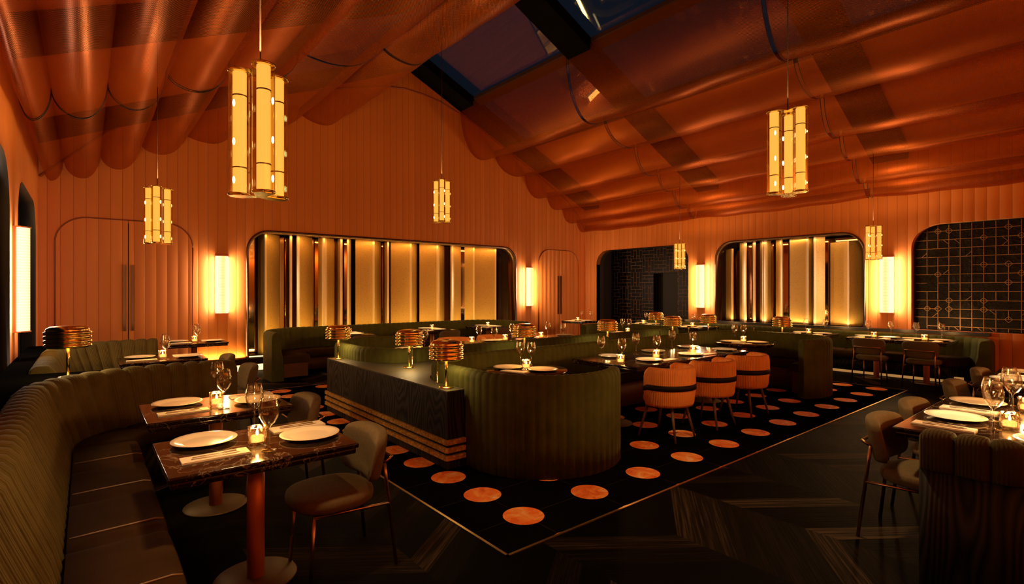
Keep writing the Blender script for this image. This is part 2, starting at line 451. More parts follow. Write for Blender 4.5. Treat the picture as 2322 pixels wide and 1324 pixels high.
# wall C (left)
oC1 = rrect(8.12, 10.80, .002, 2.92, .55); oC2 = rrect(3.9, 7.28, .002, 2.92, .55)
struct(holed('wall_left', [(YD, 0), (YA, 0), (YA, roofz(XC)), (YD, roofz(XC))], [oC1, oC2], .15, M['plaster'], lambda y, z, t: Vector((XC - t, y, z))))
struct(MB().prism([(XC, YD - .15), (XB, YD - .15), (XB, YD), (XC, YD)], 0, 7.3).obj('wall_front', M['plaster']))
# floors
struct(MB().box(XC - 3, XB + 3, YD - .2, YA + 1, -.12, 0).obj('floor', M['parquet']), 'dark chevron parquet floor')
GX0, GX1, GY0, GY1 = 1.97, 10.23, 2.45, 9.0
o = MB().box(GX0, GX1, GY0, GY1, -.02, .003).obj('floor_stone', M['stone']); struct(o, 'black stone floor with orange marble discs')
b = MB(); g = .009
b.box(GX0 - g, GX1 + g, GY0 - g, GY0 + g, -.01, .006); b.box(GX0 - g, GX1 + g, GY1 - g, GY1 + g, -.01, .006)
b.box(GX0 - g, GX0 + g, GY0 - g, GY1 + g, -.01, .006); b.box(GX1 - g, GX1 + g, GY0 - g, GY1 + g, -.01, .006)
struct(b.obj('trim_1', M['mosaicbrass']), 'thin brass strip around the stone floor')
# roof: opaque eaves, glass in the middle, beams and purlins
def slab(name, x0, x1, y0, y1, t0, t1, mat):
    b = MB(); v = []
    for y in (y0, y1):
        v.append([b.v((x0, y, roofz(x0) + t0)), b.v((x1, y, roofz(x1) + t0)), b.v((x1, y, roofz(x1) + t1)), b.v((x0, y, roofz(x0) + t1))])
    b.loft(v, False, True); return struct(b.obj(name, mat))
GL, GR = 2.75, 9.45
slab('ceiling_left', XC - .15, GL, YD - .15, YA + .15, .02, .12, M['roofpaint'])
slab('ceiling_right', GR, XB + .15, YD - .15, YA + .15, .02, .12, M['roofpaint'])
slab('window_1', GL, 6.1, YD - .15, YA + .15, .05, .07, M['skyglass'])
slab('window_2', 6.1, GR, YD - .15, YA + .15, .05, .07, M['skyglass'])
for i, (y0, y1) in enumerate(((10.85, 11.44), (6.88, 7.48), (2.95, 3.55), (-1.0, -.4))):
    slab('ceiling_beam', XC + .01, 6.1, y0, y1, -.22, .02, M['beam']); slab('ceiling_beam', 6.1, XB - .01, y0, y1, -.22, .02, M['beam'])
for x0, x1 in ((7.62, 7.85), (4.35, 4.58), (6.0, 6.1), (6.1, 6.2), (2.6, 2.85), (9.35, 9.6)):
    slab('ceiling_purlin', x0, x1, YD, YA - .01, -.06, .019, M['purlin'])
# arched moulding on the gable wall
pts = [(-.59, 3.47), (-.26, 3.81), (.27, 4.36), (1.0, 4.83), (2.0, 5.27), (3.2, 5.72), (4.3, 6.1), (5.34, 6.42), (6.0, 6.52), (6.51, 6.5), (7.0, 6.43), (7.56, 6.26), (8.1, 6.07), (8.57, 5.84), (9.4, 5.45), (10.5, 4.95), (11.6, 4.38), (12.05, 4.0), (12.39, 3.55)]
struct(MB().tube([(x, YA - .012, z) for x, z in pts], .02, 6).obj('trim_2', plain('dark orange moulding', (.36, .08, .015), .5)), 'arched moulding across the gable wall')
# recess behind wall A screen
b = MB()
out = rrect(2.48, 9.53, .26, 2.85, .45)
r0 = [b.v((x, YA + .151, z)) for x, z in out]; r1 = [b.v((x, YA + .62, z)) for x, z in out]
b.loft([r0, r1], False, False); b.f(r1)
struct(b.obj('wall_back_recess', M['darkroom']))
struct(MB().box(2.48, 9.53, YA + .60, YA + .615, .262, 2.848).obj('wall_back_mirror', M['mirror']))
b = MB(); ro = [b.v((x, YA - .02, z)) for x, z in out]
out2 = rrect(2.53, 9.48, .26, 2.80, .42); ri = [b.v((x, YA - .02, z)) for x, z in out2]
rob = [b.v((x, YA + .30, z)) for x, z in out]; rib = [b.v((x, YA + .30, z)) for x, z in out2]
b.loft([ro, ri, rib, rob, ro], True, False); struct(b.obj('trim_3', M['bronze']), 'bronze lining of the wide screen opening')
struct(MB().box(1.62, 10.3, YA - .06, YA + .14, .13, .255).obj('baseboard_back', M['bronze']))
struct(MB().box(1.62, 10.3, YA - .022, YA - .002, .005, .12).obj('baseboard_back_light', M['led']))
# doors in wall A: flush fluted leaves, outlined
def door(i, x0, x1, y, label):
    xm = (x0 + x1)/2
    d = struct(empty('door_%d' % i, (xm, y, 0)), label)
    for a, c in ((x0 + .012, xm - .008), (xm + .008, x1 - .012)):
        pl = [p for p in rrect(x0 + .012, x1 - .012, .01, 2.84, .42)]
        pl = [(min(max(px, a), c), pz) for px, pz in pl]
        b = MB(); f0 = [b.v((px - xm, -.03, pz)) for px, pz in pl]; f1 = [b.v((px - xm, 0, pz)) for px, pz in pl]
        bmesh.ops.remove_doubles(b.bm, verts=b.bm.verts, dist=1e-6)
        b = MB(); q = []
        for p in pl:
            if not q or math.hypot(p[0]-q[-1][0], p[1]-q[-1][1]) > 1e-5: q.append(p)
        if math.hypot(q[0][0]-q[-1][0], q[0][1]-q[-1][1]) < 1e-5: q.pop()
        f0 = [b.v((px - xm, -.03, pz)) for px, pz in q]; f1 = [b.v((px - xm, -.001, pz)) for px, pz in q]
        b.loft([f0, f1], False, True)
        leaf = b.obj('door_leaf', M['wallA'], d)
        sx = (c - xm - .05) if a < xm - .1 else (a - xm + .05)
        MB().box(sx - .02, sx + .02, -.06, -.03, .9, 2.06).obj('pull_handle', M['bronze'], leaf)
    b = MB(); dl = rrect(x0, x1, .01, 2.85, .43); b.tube([(px - xm, -.02, pz) for px, pz in dl + dl[:1]], .012, 6)
    b.obj('door_trim', plain('door outline', (.25, .055, .012), .5), d)
    MB().box(-.007, .007, -.012, -.002, .01, 2.8).obj('door_gap', M['black'], d)
    return d
door(1, -.40, 1.56, YA, 'fluted orange double door beside the left wall')
door(2, 10.38, 12.06, YA, 'fluted orange double door in the far corner')
# rooms beyond the openings
def boxroom(name, x0, x1, y0, y1, z1, mat):
    b = MB(); v = [b.v(p) for p in ((x0,y0,0),(x1,y0,0),(x1,y1,0),(x0,y1,0),(x0,y0,z1),(x1,y0,z1),(x1,y1,z1),(x0,y1,z1))]
    return b, v
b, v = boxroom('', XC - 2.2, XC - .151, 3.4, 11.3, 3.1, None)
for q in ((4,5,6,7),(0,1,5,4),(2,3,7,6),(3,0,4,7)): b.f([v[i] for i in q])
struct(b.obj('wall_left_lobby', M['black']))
for nm, op, lb in (('trim_11', oC1, 'dark lining of the farther arch in the left wall'), ('trim_12', oC2, 'dark lining of the nearer arch in the left wall')):
    y0, y1 = min(p[0] for p in op), max(p[0] for p in op); ins = rrect(y0 + .012, y1 - .012, .002, 2.908, .538)
    b = MB(); a0 = [b.v((XC + .004, y, z)) for y, z in op]; a1 = [b.v((XC + .004, y, z)) for y, z in ins]; a2 = [b.v((XC - .16, y, z)) for y, z in ins]; a3 = [b.v((XC - .16, y, z)) for y, z in op]
    b.loft([a0, a1, a2, a3], True, False); struct(b.obj(nm, M['black']), lb)
struct(MB().box(XC - 2.1, XC - 1.95, 7.2, 7.6, 0, 3).box(XC - 2.1, XC - 1.95, 9.2, 9.5, 0, 3).obj('trim_4', M['bronze']), 'bronze uprights in the dark side room')
b, v = boxroom('', XB + .151, XB + 1.55, 7.2, 11.4, 3.1, None)
for q in ((4,5,6,7),(0,1,5,4),(2,3,7,6)): b.f([v[i] for i in q])
struct(b.obj('wall_right_lobby', M['darkroom']))
XM = XB + 1.2
struct(holed('wall_right_maze', [(7.3, 0), (11.3, 0), (11.3, 3.0), (7.3, 3.0)], [rrect(8.85, 9.70, .002, 2.15, 0.0)], .08, M['maze'], lambda y, z, t: Vector((XM + t, y, z))))
struct(MB().box(XM + .3, XM + .34, 8.4, 10.1, 0, 3).obj('wall_right_passage', M['black']))
for nm, op in (('trim_5', oB1),):
    b = MB(); a0 = [b.v((XB - .012, y, z)) for y, z in op]; a1 = [b.v((XB + .32, y, z)) for y, z in op]
    b.loft([a0, a1], True, False); struct(b.obj(nm, M['darkroom']), 'dark bronze lining of the doorway opening')
# wall B screen recess
b = MB(); r0 = [b.v((XB + .151, y, z)) for y, z in oB2]; r1 = [b.v((XB + .60, y, z)) for y, z in oB2]
b.loft([r0, r1], False, False); b.f(r1); struct(b.obj('wall_right_recess', M['darkroom']))
struct(MB().box(XB + .57, XB + .59, 3.68, 6.97, .862, 2.848).obj('wall_right_mirror', M['mirror']))
b = MB(); a = [b.v((XB - .02, y, z)) for y, z in oB2]; in2 = rrect(3.71, 6.94, .86, 2.81, .42)
i0 = [b.v((XB - .02, y, z)) for y, z in in2]; i1 = [b.v((XB + .25, y, z)) for y, z in in2]; a1 = [b.v((XB + .25, y, z)) for y, z in oB2]
b.loft([a, i0, i1, a1, a], True, False); struct(b.obj('trim_6', M['bronze']), 'bronze lining of the narrower screen opening')
# latticed glass panel, opening 3
b = MB(); r0 = [b.v((XB + .151, y, z)) for y, z in oB3]; r1 = [b.v((XB + .33, y, z)) for y, z in oB3]
b.loft([r0, r1], True, False); struct(b.obj('trim_7', M['darkroom']), 'dark lining of the latticed panel')
wp = struct(MB().box(XB + .28, XB + .33, -1.0, 2.91, .862, 2.868).obj('window_3', M['tilepane']), 'smoked glass panel with brass lattice')
b = MB(); g = .165; X0, X1 = XB + .262, XB + .279
rg = random.Random(3)
ys = [2.72 - g*k for k in range(0, 22)]; zs = [.93 + g*k for k in range(0, 12)]
def lbar(y0, z0, y1, z1, w=.004):
    d = Vector((0, y1 - y0, z1 - z0)); n = Vector((0, -d.z, d.y)).normalized()*w
    p = [Vector((X, y0, z0)) for X in (X0, X1)] ; q = [Vector((X, y1, z1)) for X in (X0, X1)]
    ring0 = [b.v(p[0] + n), b.v(p[0] - n), b.v(p[1] - n), b.v(p[1] + n)]; ring1 = [b.v(q[0] + n), b.v(q[0] - n), b.v(q[1] - n), b.v(q[1] + n)]
    b.loft([ring0, ring1], False, True)
for y in ys:
    z0 = .865
    for z in zs:
        if rg.random() > .08: lbar(y, z0, y, z)
        z0 = z
    lbar(y, z0, y, 2.865)
for z in zs:
    y0 = 2.9
    for y in ys:
        if rg.random() > .10: lbar(y0, z, y, z)
        y0 = y
for y in ys:
    for z in zs:
        k = rg.random(); d = .055
        if k < .10:
            for a, c in (((d, 0), (0, d)), ((0, d), (-d, 0)), ((-d, 0), (0, -d)), ((0, -d), (d, 0))): lbar(y + a[0], z + a[1], y + c[0], z + c[1], .003)
        elif k < .24:
            sx, sz = rg.choice((1, -1)), rg.choice((1, -1)); lbar(y + sx*.09, z, y, z + sz*.09, .003)
b.obj('lattice', M['bronzetube'], wp)
struct(MB().box(12.16, XB - .001, 1.75, 7.7, .80, .858).obj('trim_8', M['ledge']), 'dark stone ledge along the wall behind the banquette')
struct(MB().box(XB - .03, XB - .001, YD, 7.7, 0, .08).obj('baseboard_right', M['bronze']))

# ------------------------------------------------------------------ fabric drapes under the roof
LB = [(-.45, 3.42), (-.06, 3.52), (.42, 3.73), (1.03, 4.08), (1.84, 4.45), (2.74, 4.90), (4.02, 5.24)]
LV = [(-.59, 4.12), (-.29, 3.79), (.19, 3.96), (.75, 4.27), (1.43, 4.57), (2.30, 4.98), (3.50, 5.48), (4.66, 6.45)]
RB = [(8.26, 5.16), (9.47, 4.86), (10.33, 4.35), (11.06, 4.07), (11.73, 3.71), (12.30, 3.49)]
RV = [(7.60, 6.42), (8.74, 5.47), (9.84, 5.00), (10.72, 4.55), (11.38, 4.14), (12.0, 3.85), (12.39, 3.70)]
BAYS = [(11.44, 7.535), (7.475, 3.595), (3.535, -.35)]
def drape(va, bo, vb, label, side):
    root = empty('ceiling_drape', (bo[0], 7.5, bo[1]), label=label, cat='fabric drape', group='sheer fabric drapes hung along the roof slopes')
    sec = []
    for k in range(11):
        ph = PI/2*(1 - k/10); sec.append((va, ph))
    for k in range(1, 11): sec.append((vb, PI/2*k/10))
    L = [0]
    def sp(v, ph, sag):
        return (bo[0] + (v[0] - bo[0])*math.sin(ph), bo[1] - sag*math.cos(ph) + (v[1] - bo[1] + 0*sag)*(1 - math.cos(ph)))
    base = [sp(v, ph, 0) for v, ph in sec]
    for a, c in zip(base, base[1:]): L.append(L[-1] + math.hypot(a[0]-c[0], a[1]-c[1]))
    for y0, y1 in BAYS:
        b = MB(); n = 14; prev = None; pu = 0
        for i in range(n + 1):
            y = y0 + (y1 - y0)*i/n
            sag = .045*math.sin(PI*i/n) + .012*math.sin(5.1*y + bo[0]*3)
            ring = []
            for (v, ph) in sec:
                x, z = sp(v, ph, sag); ring.append(b.v((x - bo[0], y - 7.5, z - bo[1])))
            if prev:
                for k in range(len(ring) - 1):
                    b.f([prev[k], ring[k], ring[k+1], prev[k+1]], True, [(pu, L[k]), (abs(y - y0), L[k]), (abs(y - y0), L[k+1]), (pu, L[k+1])])
            prev = ring; pu = abs(y - y0)
        b.obj('fabric_panel', M['fabric'], root)
    for y in (7.535, 7.475, 3.595, 3.535):
        MB().tube([(x - bo[0], y - 7.5, z - bo[1]) for x, z in base], .005, 5).obj('hoop', M['hoop'], root)
for i in range(7):
    drape(LV[i], LB[i], LV[i+1], 'copper mesh drape on the left roof slope, %s one up from the left wall' % ORD[i], 0)
for i in range(6):
    drape(RV[i], RB[i], RV[i+1], 'copper mesh drape on the right roof slope, %s one down from the skylight' % ORD[i], 1)

# ------------------------------------------------------------------ screen fins
def fin_group(specs, plane, horiz, zlo, zhi0, place_txt, group, tops={}):
    """specs: list of plan polylines (first = left end) given as world points"""
    for i, (pts, edge) in enumerate(specs):
        zhi = tops.get(i, zhi0)
        cx = sum(p[0] for p in pts)/len(pts); cy = sum(p[1] for p in pts)/len(pts)
        root = empty('screen_fin', (cx, cy, zlo), label='gold flecked screen fin, %s from the left in the %s' % (ORD[i], place_txt), cat='screen fin', group=group)
        off = []
        t = .014
        n = len(pts); P = [Vector((p[0] - cx, p[1] - cy)) for p in pts]
        lft, rgt = [], []
        for k in range(n):
            d = (P[min(k+1, n-1)] - P[max(k-1, 0)]).normalized(); nn = Vector((-d.y, d.x))*t
            lft.append(P[k] + nn); rgt.append(P[k] - nn)
        ring = lft + rgt[::-1]
        MB().prism([(q.x, q.y) for q in ring], 0, zhi - zlo).obj('panel', M['gold'], root)
        e = P[edge]
        d = (P[1] - P[0]).normalized() if edge == 0 else (P[edge] - P[edge-1]).normalized()
        MB().box(e.x - .022, e.x + .022, e.y - .022, e.y + .022, 0, zhi - zlo + .001, math.atan2(d.y, d.x), (e.x, e.y, 0)).obj('edge_trim', M['goldtrim'], root)
def Apt(u, y):
    s, c = math.sin(R(39.3)), math.cos(R(39.3)); t = (u - 1161)/1180; r = (s + t*c, c - t*s); k = y/r[1]; return (r[0]*k, y)
def Bpt(u, x):
    s, c = math.sin(R(39.3)), math.cos(R(39.3)); t = (u - 1161)/1180; r = (s + t*c, c - t*s); k = x/r[0]; return (x, r[1]*k)
F0, F1 = YA + .19, YA + .50
fa = [([(2.83, F1), (2.89, F0), (3.24, F1)], 1), ([(3.40, F0), (3.44, F1 - .1)], 0), ([(3.55, F0), (3.94, F1)], 0), ([(4.08, F1 - .05), (4.10, F0)], 1),
      ([(4.21, F1 - .1), (4.42, F1 - .05)], 0), ([(4.50, F0), (4.53, F1 - .05)], 0), ([(4.66, F0), (4.80, F1 - .1)], 0), ([(4.90, F0 + .16), (5.28, F0), (5.60, F1)], 1),
      ([(5.66, F0 + .02), (5.72, F1)], 0), ([(5.82, F0 + .2), (6.26, F0), (6.60, F1)], 1), ([(6.62, F0 + .2), (7.03, F0), (7.42, F1)], 1), ([(7.50, F0 + .05), (7.88, F0 + .2)], 0),
      ([(7.98, F0 + .15), (8.18, F0)], 1), ([(8.32, F0 + .22), (8.92, F0), (9.08, F1)], 1)]
fin_group(fa, YA, True, .262, 2.80, 'long wall recess', 'gold fins in the long back recess')
G0, G1 = XB + .10, XB + .40
X_ = XB + .12
fb = [([(X_ + .18, 6.84), (X_ + .02, 6.60)], 1), ([(X_ + .15, 6.46), (X_, 6.25)], 1), ([(X_ + .12, 6.13), (X_, 6.03)], 1), ([(X_ + .1, 5.93), (X_ + .02, 5.83)], 1), ([(X_, 5.77), (X_ + .16, 5.72)], 0),
      ([(X_ + .13, 5.57), (X_ + .05, 5.43)], 1), ([(X_ + .05, 5.23), (X_, 4.84), (X_ + .2, 4.74)], 1), ([(X_ + .02, 4.69), (X_ + .14, 4.53)], 0), ([(X_ + .17, 4.42), (X_ + .01, 4.02), (X_ + .2, 3.80)], 1)]
fin_group(fb, XB, False, .862, 2.80, 'shorter side wall recess', 'gold fins in the side wall recess', {0: 2.66, 8: 2.66})
# cove lights at the foot of the fins, plus added fills at the top
struct(MB().box(2.55, 9.46, YA + .03, YA + .12, .263, .275).obj('trim_9', M['led']), 'lit strip at the foot of the long recess')
light('AREA', 'wash_light', (6.0, YA + .09, .30), 100, (1, .62, .16), rot=(PI - .12, 0, 0), shape='RECTANGLE', size=6.8, size_y=.10)
light('AREA', 'wash_light', (6.0, YA + .10, 2.76), 16, (1, .46, .10), rot=(.35, 0, 0), shape='RECTANGLE', size=6.2, size_y=.06)  # added fill, unseen behind the lintel, brightens the fin tops
light('AREA', 'wash_light', (XB + .09, 5.32, 2.76), 4, (1, .58, .2), rot=(.3, 0, -PI/2), shape='RECTANGLE', size=2.6, size_y=.06)  # added unseen fill for the upper part of the side fins
light('AREA', 'wash_light', (XB + .06, 5.32, .89), 12, (1, .62, .22), rot=(PI, 0, PI/2), shape='RECTANGLE', size=3.1, size_y=.08)

# ------------------------------------------------------------------ wall sconces
def sconce_proto():
    root = empty('wall_sconce', cat='wall light')
    MB().box(-.125, .125, 0, .025, 0, 1.13).obj('back_plate', M['copper'], root)
    prof = [(.112*math.cos(R(a)), -.005 - .10*math.sin(R(a))) for a in range(0, 181, 12)]
    b = MB(); b.prism(prof, .012, 1.118, True); b.obj('diffuser', M['sconce'], root)
    cap = [(.122*math.cos(R(a)), -.003 - .112*math.sin(R(a))) for a in range(0, 181, 12)]
    MB().prism(cap, 1.118, 1.132).obj('end_cap', M['copper'], root); MB().prism(cap, 0, .012).obj('end_cap', M['copper'], root)
    return root
sp = sconce_proto()
for x, y, rz, lab in ((2.05, YA - .026, 0, 'tall glowing wall sconce between the left door and the long recess'), (10.0, YA - .026, 0, 'tall glowing wall sconce between the long recess and the far corner door'),
                      (XB - .026, 7.38, -PI/2, 'tall glowing wall sconce beside the dark doorway opening'), (XB - .026, 3.30, -PI/2, 'tall glowing wall sconce beside the brass latticed panel'),
                      (XC + .026, 7.68, PI/2, 'tall glowing wall sconce on the left wall between two dark arches')):
    s_ = place(sp, USED, (x, y, 1.16), rz, lab, 'tall wall sconces')
    for sx in (-1, 1):
        light('AREA', 'sconce_side_light', (sx*.135, -.085, .565), 9.5, (1, .78, .60), s_, (PI/2, 0, -sx*R(62)), shape='RECTANGLE', size=.07, size_y=1.06)
    light('AREA', 'sconce_front_light', (0, -.135, .565), 11, (1, .62, .25), s_, (-PI/2, 0, 0), shape='RECTANGLE', size=.16, size_y=1.06)

# ------------------------------------------------------------------ pendants
def pendant_proto():
    root = empty('pendant_light', cat='pendant lamp'); rr = .098
    for k in range(3):
        a = PI/2 + 2*PI*k/3; x, y = rr*math.cos(a), rr*math.sin(a)
        lt_ = MB().lathe([(.031, -.295), (.031, .295)], 18, (0, 0, 0), True, True).obj('light_tube', M['pend'], root, (x, y, 0))
        for z in (.18, -.17):
            MB().lathe([(.0315, z - .003), (.0335, z - .003), (.0335, z + .003), (.0315, z + .003)], 18).obj('tube_ring', M['bronze'], lt_)
        gt = MB().lathe([(.050, -.30), (.050, .30)], 24).obj('glass_tube', M['pendglass'], root, (x, y, 0))
        for z in (-.30, .30):
            MB().lathe([(.0485, z - .005), (.052, z - .005), (.052, z + .005), (.0485, z + .005)], 22).obj('brass_rim', M['brass'], gt)
        for z in (-.235, -.05, .135):
            for aa in (a + 1.3,):
                MB().sell(.006, .006, .018, 1, 1, (.040*math.cos(aa), .040*math.sin(aa), z), 8, 6).obj('glint', M['spark'], gt)  # glowing bead drawn as a glint, no light source of its own
    for nm, z in (('top_plate', .303), ('bottom_plate', -.309)):
        tri = []
        for k in range(3):
            a = PI/2 + 2*PI*k/3
            for da in (-80, -40, 0, 40, 80):
                t = a + R(da); tri.append((rr*math.cos(a) + .046*math.cos(t), rr*math.sin(a) + .046*math.sin(t)))
            a2 = a + PI/3; tri.append((.03*math.cos(a2), .03*math.sin(a2)))
        MB().prism(tri, z, z + .005).obj(nm, M['brass'], root)
    return root
pp = pendant_proto()
PEND = [((.66, 2.75, 2.37), 8, 'brass and glass pendant nearest the camera over the left bench', .62),
        ((.60, 6.80, 2.42), -6, 'brass and glass pendant hanging before the left panelled door', .66),
        ((4.02, 6.53, 2.91), 0, 'brass and glass pendant hanging high over the middle island', .62),
        ((4.0, 1.68, 2.62), 176, 'brass and glass pendant hanging before the right hand drapes', .62),
        ((10.95, 7.07, 2.43), 180, 'small far pendant in front of the dark doorway opening', .62),
        ((11.0, 3.14, 2.47), 184, 'pendant hanging before the sconce beside the latticed panel', .62)]
for loc, rz, lab, s_ in PEND:
    o = place(pp, USED, loc, math.atan2(-loc[1], -loc[0]) - PI/2 + R(rz), lab, 'three tube glass pendants')
    top = roofz(loc[0]) - .05
    MB().tube([(0, 0, .309), (0, 0, top - loc[2])], .004, 6).obj('hanging_cord', M['cord'], o)

# ------------------------------------------------------------------ tables
def table_top_rect(lx, ly):
    b = MB(); b.bevbox(-lx/2, lx/2, -ly/2, ly/2, .722, .75, .006); b.bevbox(-lx/2 + .012, lx/2 - .012, -ly/2 + .012, ly/2 - .012, .69, .7219, .006); return b
def ped(root, x, y, mat='copper', r=.045):
    MB().lathe([(.001, .0), (.21, .0), (.215, .004), (.21, .010), (.001, .014)], 32, (x, y, 0)).obj('base_plate', M['disc'], root)
    MB().lathe([(r, .012), (r, .69)], 20, (x, y, 0), True, True).obj('column', M[mat], root)
def table_rect(lx, ly):
    root = empty('dining_table', cat='table'); table_top_rect(lx, ly).obj('tabletop', M['marble'], root); ped(root, 0, 0); return root
def table_round(r):
    root = empty('round_table', cat='table')
    MB().lathe([(.001, .70), (r - .03, .70), (r - .012, .715), (r - .012, .722), (r, .724), (r, .748), (r - .003, .75), (.001, .75)], 48).obj('tabletop', M['marble'], root); ped(root, 0, 0); return root
TSQ = table_rect(.90, .72); TRD = table_round(.45)
TABLES = []
def table(proto, x, y, rz, phrase, extra, group):
    o = place(proto, USED, (x, y, 0), rz, 'dark marble %stable %s' % (extra, phrase), group); TABLES.append((x, y, rz, phrase)); return o

# tableware prototypes ---------------------------------------------------
plate_p = MB().lathe([(.001, .006), (.075, .006), (.092, .0), (.10, .001), (.145, .016), (.163, .019), (.165, .021), (.162, .023), (.14, .020), (.112, .009), (.10, .0075), (.001, .0085)], 40).obj('dinner_plate', M['chinaware']); tag(plate_p, cat='plate')
glass_p = MB().lathe([(.001, .003), (.036, .002), (.038, .004), (.010, .008), (.005, .02), (.0045, .12), (.008, .13), (.030, .150), (.046, .18), (.051, .205), (.049, .235), (.042, .265), (.037, .285), (.036, .286), (.041, .262), (.0475, .23), (.0495, .205), (.044, .18), (.028, .152), (.006, .134), (.001, .132)], 24).obj('wine_glass', M['glass']); tag(glass_p, cat='glass')
candle_p = empty('candle_votive', cat='candle')
b = MB(); n = 16; rings = []
for r, z, tw in ((.036, .0, 0), (.044, .012, 0), (.047, .045, 1), (.045, .08, 0), (.050, .10, 1), (.047, .10, 1), (.042, .08, 0), (.042, .02, 0), (.001, .018, 0)):
    rings.append([b.v((r*(1 + (.05 if (k + tw) % 2 else -.03))*math.cos(2*PI*k/n), r*(1 + (.05 if (k + tw) % 2 else -.03))*math.sin(2*PI*k/n), z)) for k in range(n)])
b.loft(rings, False, False); b.obj('cut_glass_cup', M['cupglass'], candle_p)
MB().lathe([(.001, .020), (.033, .020), (.034, .045), (.030, .050), (.001, .047)], 14).obj('wax', M['wax'], candle_p)
MB().lathe([(.001, .050), (.006, .056), (.0075, .064), (.005, .076), (.001, .090)], 8).obj('flame', M['flame'], candle_p)
nap_p = MB().box(-.155, .155, -.055, .055, 0, .005).box(-.154, .152, -.053, .052, .005, .0095).obj('folded_napkin', M['linen']); tag(nap_p, cat='napkin')
def prof_flat(b, pts, z0, z1): b.prism(pts, z0, z1)
b = MB(); b.prism([(-.10, -.006), (-.06, -.007), (.0, -.0035), (.03, -.004), (.045, -.011), (.052, -.012), (.052, .012), (.045, .011), (.03, .004), (0, .0035), (-.06, .007), (-.10, .006)], 0, .002)
for q in (-.0105, -.0035, .0035, .0105): b.box(.051, .10, q - .0015, q + .0015, 0, .002)
fork_p = b.obj('fork', M['steel']); tag(fork_p, cat='fork')
b = MB(); b.prism([(-.11, -.006), (-.03, -.007), (-.005, -.004), (0, -.009), (.08, -.009), (.11, .002), (.11, .005), (0, .005), (-.005, .004), (-.03, .007), (-.11, .006)], 0, .002)
knife_p = b.obj('table_knife', M['steel']); tag(knife_p, cat='knife')

def ware(x, y, rz, phrase, plates, glasses, candles, naps, cut=False, glow=2.5):
    c, s = math.cos(rz), math.sin(rz)
    W = lambda q: (x + q[0]*c - q[1]*s, y + q[0]*s + q[1]*c)
    for (q, who) in plates:
        p = W(q); place(plate_p, USED, (p[0], p[1], .7502), 0, 'cream plate on the %s of %s' % (who, phrase), 'dinner plates')
    for (q, who) in glasses:
        p = W(q); place(glass_p, USED, (p[0], p[1], .7495), 0, 'wine glass on the %s of %s' % (who, phrase), 'wine glasses')
    for (q, who) in candles:
        p = W(q); o = place(candle_p, USED, (p[0], p[1], .7505), .3, 'lit candle in cut glass %s %s' % (who, phrase), 'lit votive candles')
        light('POINT', 'candle_light', (0, 0, .12), glow, (1, .55, .18), o, shadow_soft_size=.03)
    for (q, a, who) in naps:
        p = W(q); place(nap_p, USED, (p[0], p[1], .7503), rz + a, 'folded napkin on the %s of %s' % (who, phrase), 'folded napkins')
        if cut:
            for pr, dy, nm in ((fork_p, .018, 'fork'), (knife_p, -.018, 'knife')):
                d = (p[0] - math.sin(rz + a)*dy, p[1] + math.cos(rz + a)*dy)
                place(pr, USED, (d[0], d[1], .7600), rz + a + (.03 if dy > 0 else -.04), '%s on the %s napkin of %s' % (nm, who, phrase), 'cutlery laid on the napkins')
STD = dict(plates=[((-.22, .20), 'bench side'), ((.28, -.05), 'chair side')], glasses=[((.02, -.19), 'near edge'), ((.06, .29), 'far edge')],
           candles=[((.0, -.03), 'on')], naps=[((-.22, -.13), 0, 'bench side'), ((.29, .21), 0, 'chair side')])
LB_G = 'marble tables along the left bench'
for x, y, ph, sh, gl in ((.735, 3.16, 'closest to the camera at the left bench', 'the nearest left bench table', 4.5), (.75, 4.41, 'second nearest along the left bench', 'the second left bench table', 4.5),
                         (.75, 7.92, 'at the left bench beyond the brass lamp', 'the left table beyond the brass lamp', 2.0), (1.40, 10.1, 'beside the left panelled door', 'the table beside the left door', 1.5)):
    table(TSQ, x, y, 0, ph, '', LB_G); ware(x, y, 0, sh, cut=y < 5, glow=gl, **STD)
TRW = dict(plates=[((.245, -.20), 'chair side'), ((-.24, .16), 'bench side')], glasses=[((.03, -.02), 'near edge'), ((.08, -.30), 'far edge')],
           candles=[((-.03, -.12), 'on')], naps=[((.24, .14), 0, 'chair side'), ((-.24, -.20), 0, 'bench side')])
for x, ph in ((4.29, 'in front of the corduroy bench end'), (5.01, 'second from the corduroy bench end'), (6.62, 'third from the corduroy bench end'), (7.34, 'fourth from the corduroy bench end')):
    table(TSQ, x, .57, PI/2, ph, '', 'marble tables along the right foreground bench'); ware(x, .57, PI/2, 'the table ' + ph, cut=x < 6, glow=5.0, **TRW)
TB = dict(plates=[((.03, .19), 'doorway side'), ((.03, -.19), 'lattice side')], glasses=[((.24, .20), 'doorway side'), ((.24, -.16), 'lattice side')],
          candles=[((-.14, .0), 'on')], naps=[((-.28, .20), 0, 'doorway side'), ((-.28, -.20), 0, 'lattice side')])
for y, ph, sh in ((2.43, 'nearest the curved end of the side banquette', 'first'), (3.17, 'second along the side banquette', 'second'), (4.28, 'third along the side banquette', 'third'),
              (6.85, 'fourth along the side banquette', 'fourth'), (8.25, 'at the side banquette before the dark doorway', 'last')):
    table(TSQ, 11.28, y, 0, ph, '', 'marble tables along the side banquette'); ware(11.28, y, 0, 'the %s side banquette table from the curved end' % sh, glow=1.6, **TB)
table(TSQ, 11.0, 10.3, 0, 'in the far corner by the fluted door', '', 'marble tables at the back'); ware(11.0, 10.3, 0, 'the far corner table', glow=1.2, **TB)
TA = dict(plates=[((.235, .03), 'bench side'), ((-.235, -.03), 'room side')], glasses=[], candles=[((.0, .0), 'on')], naps=[((.22, -.23), 0, 'bench side'), ((-.22, .23), 0, 'room side')])
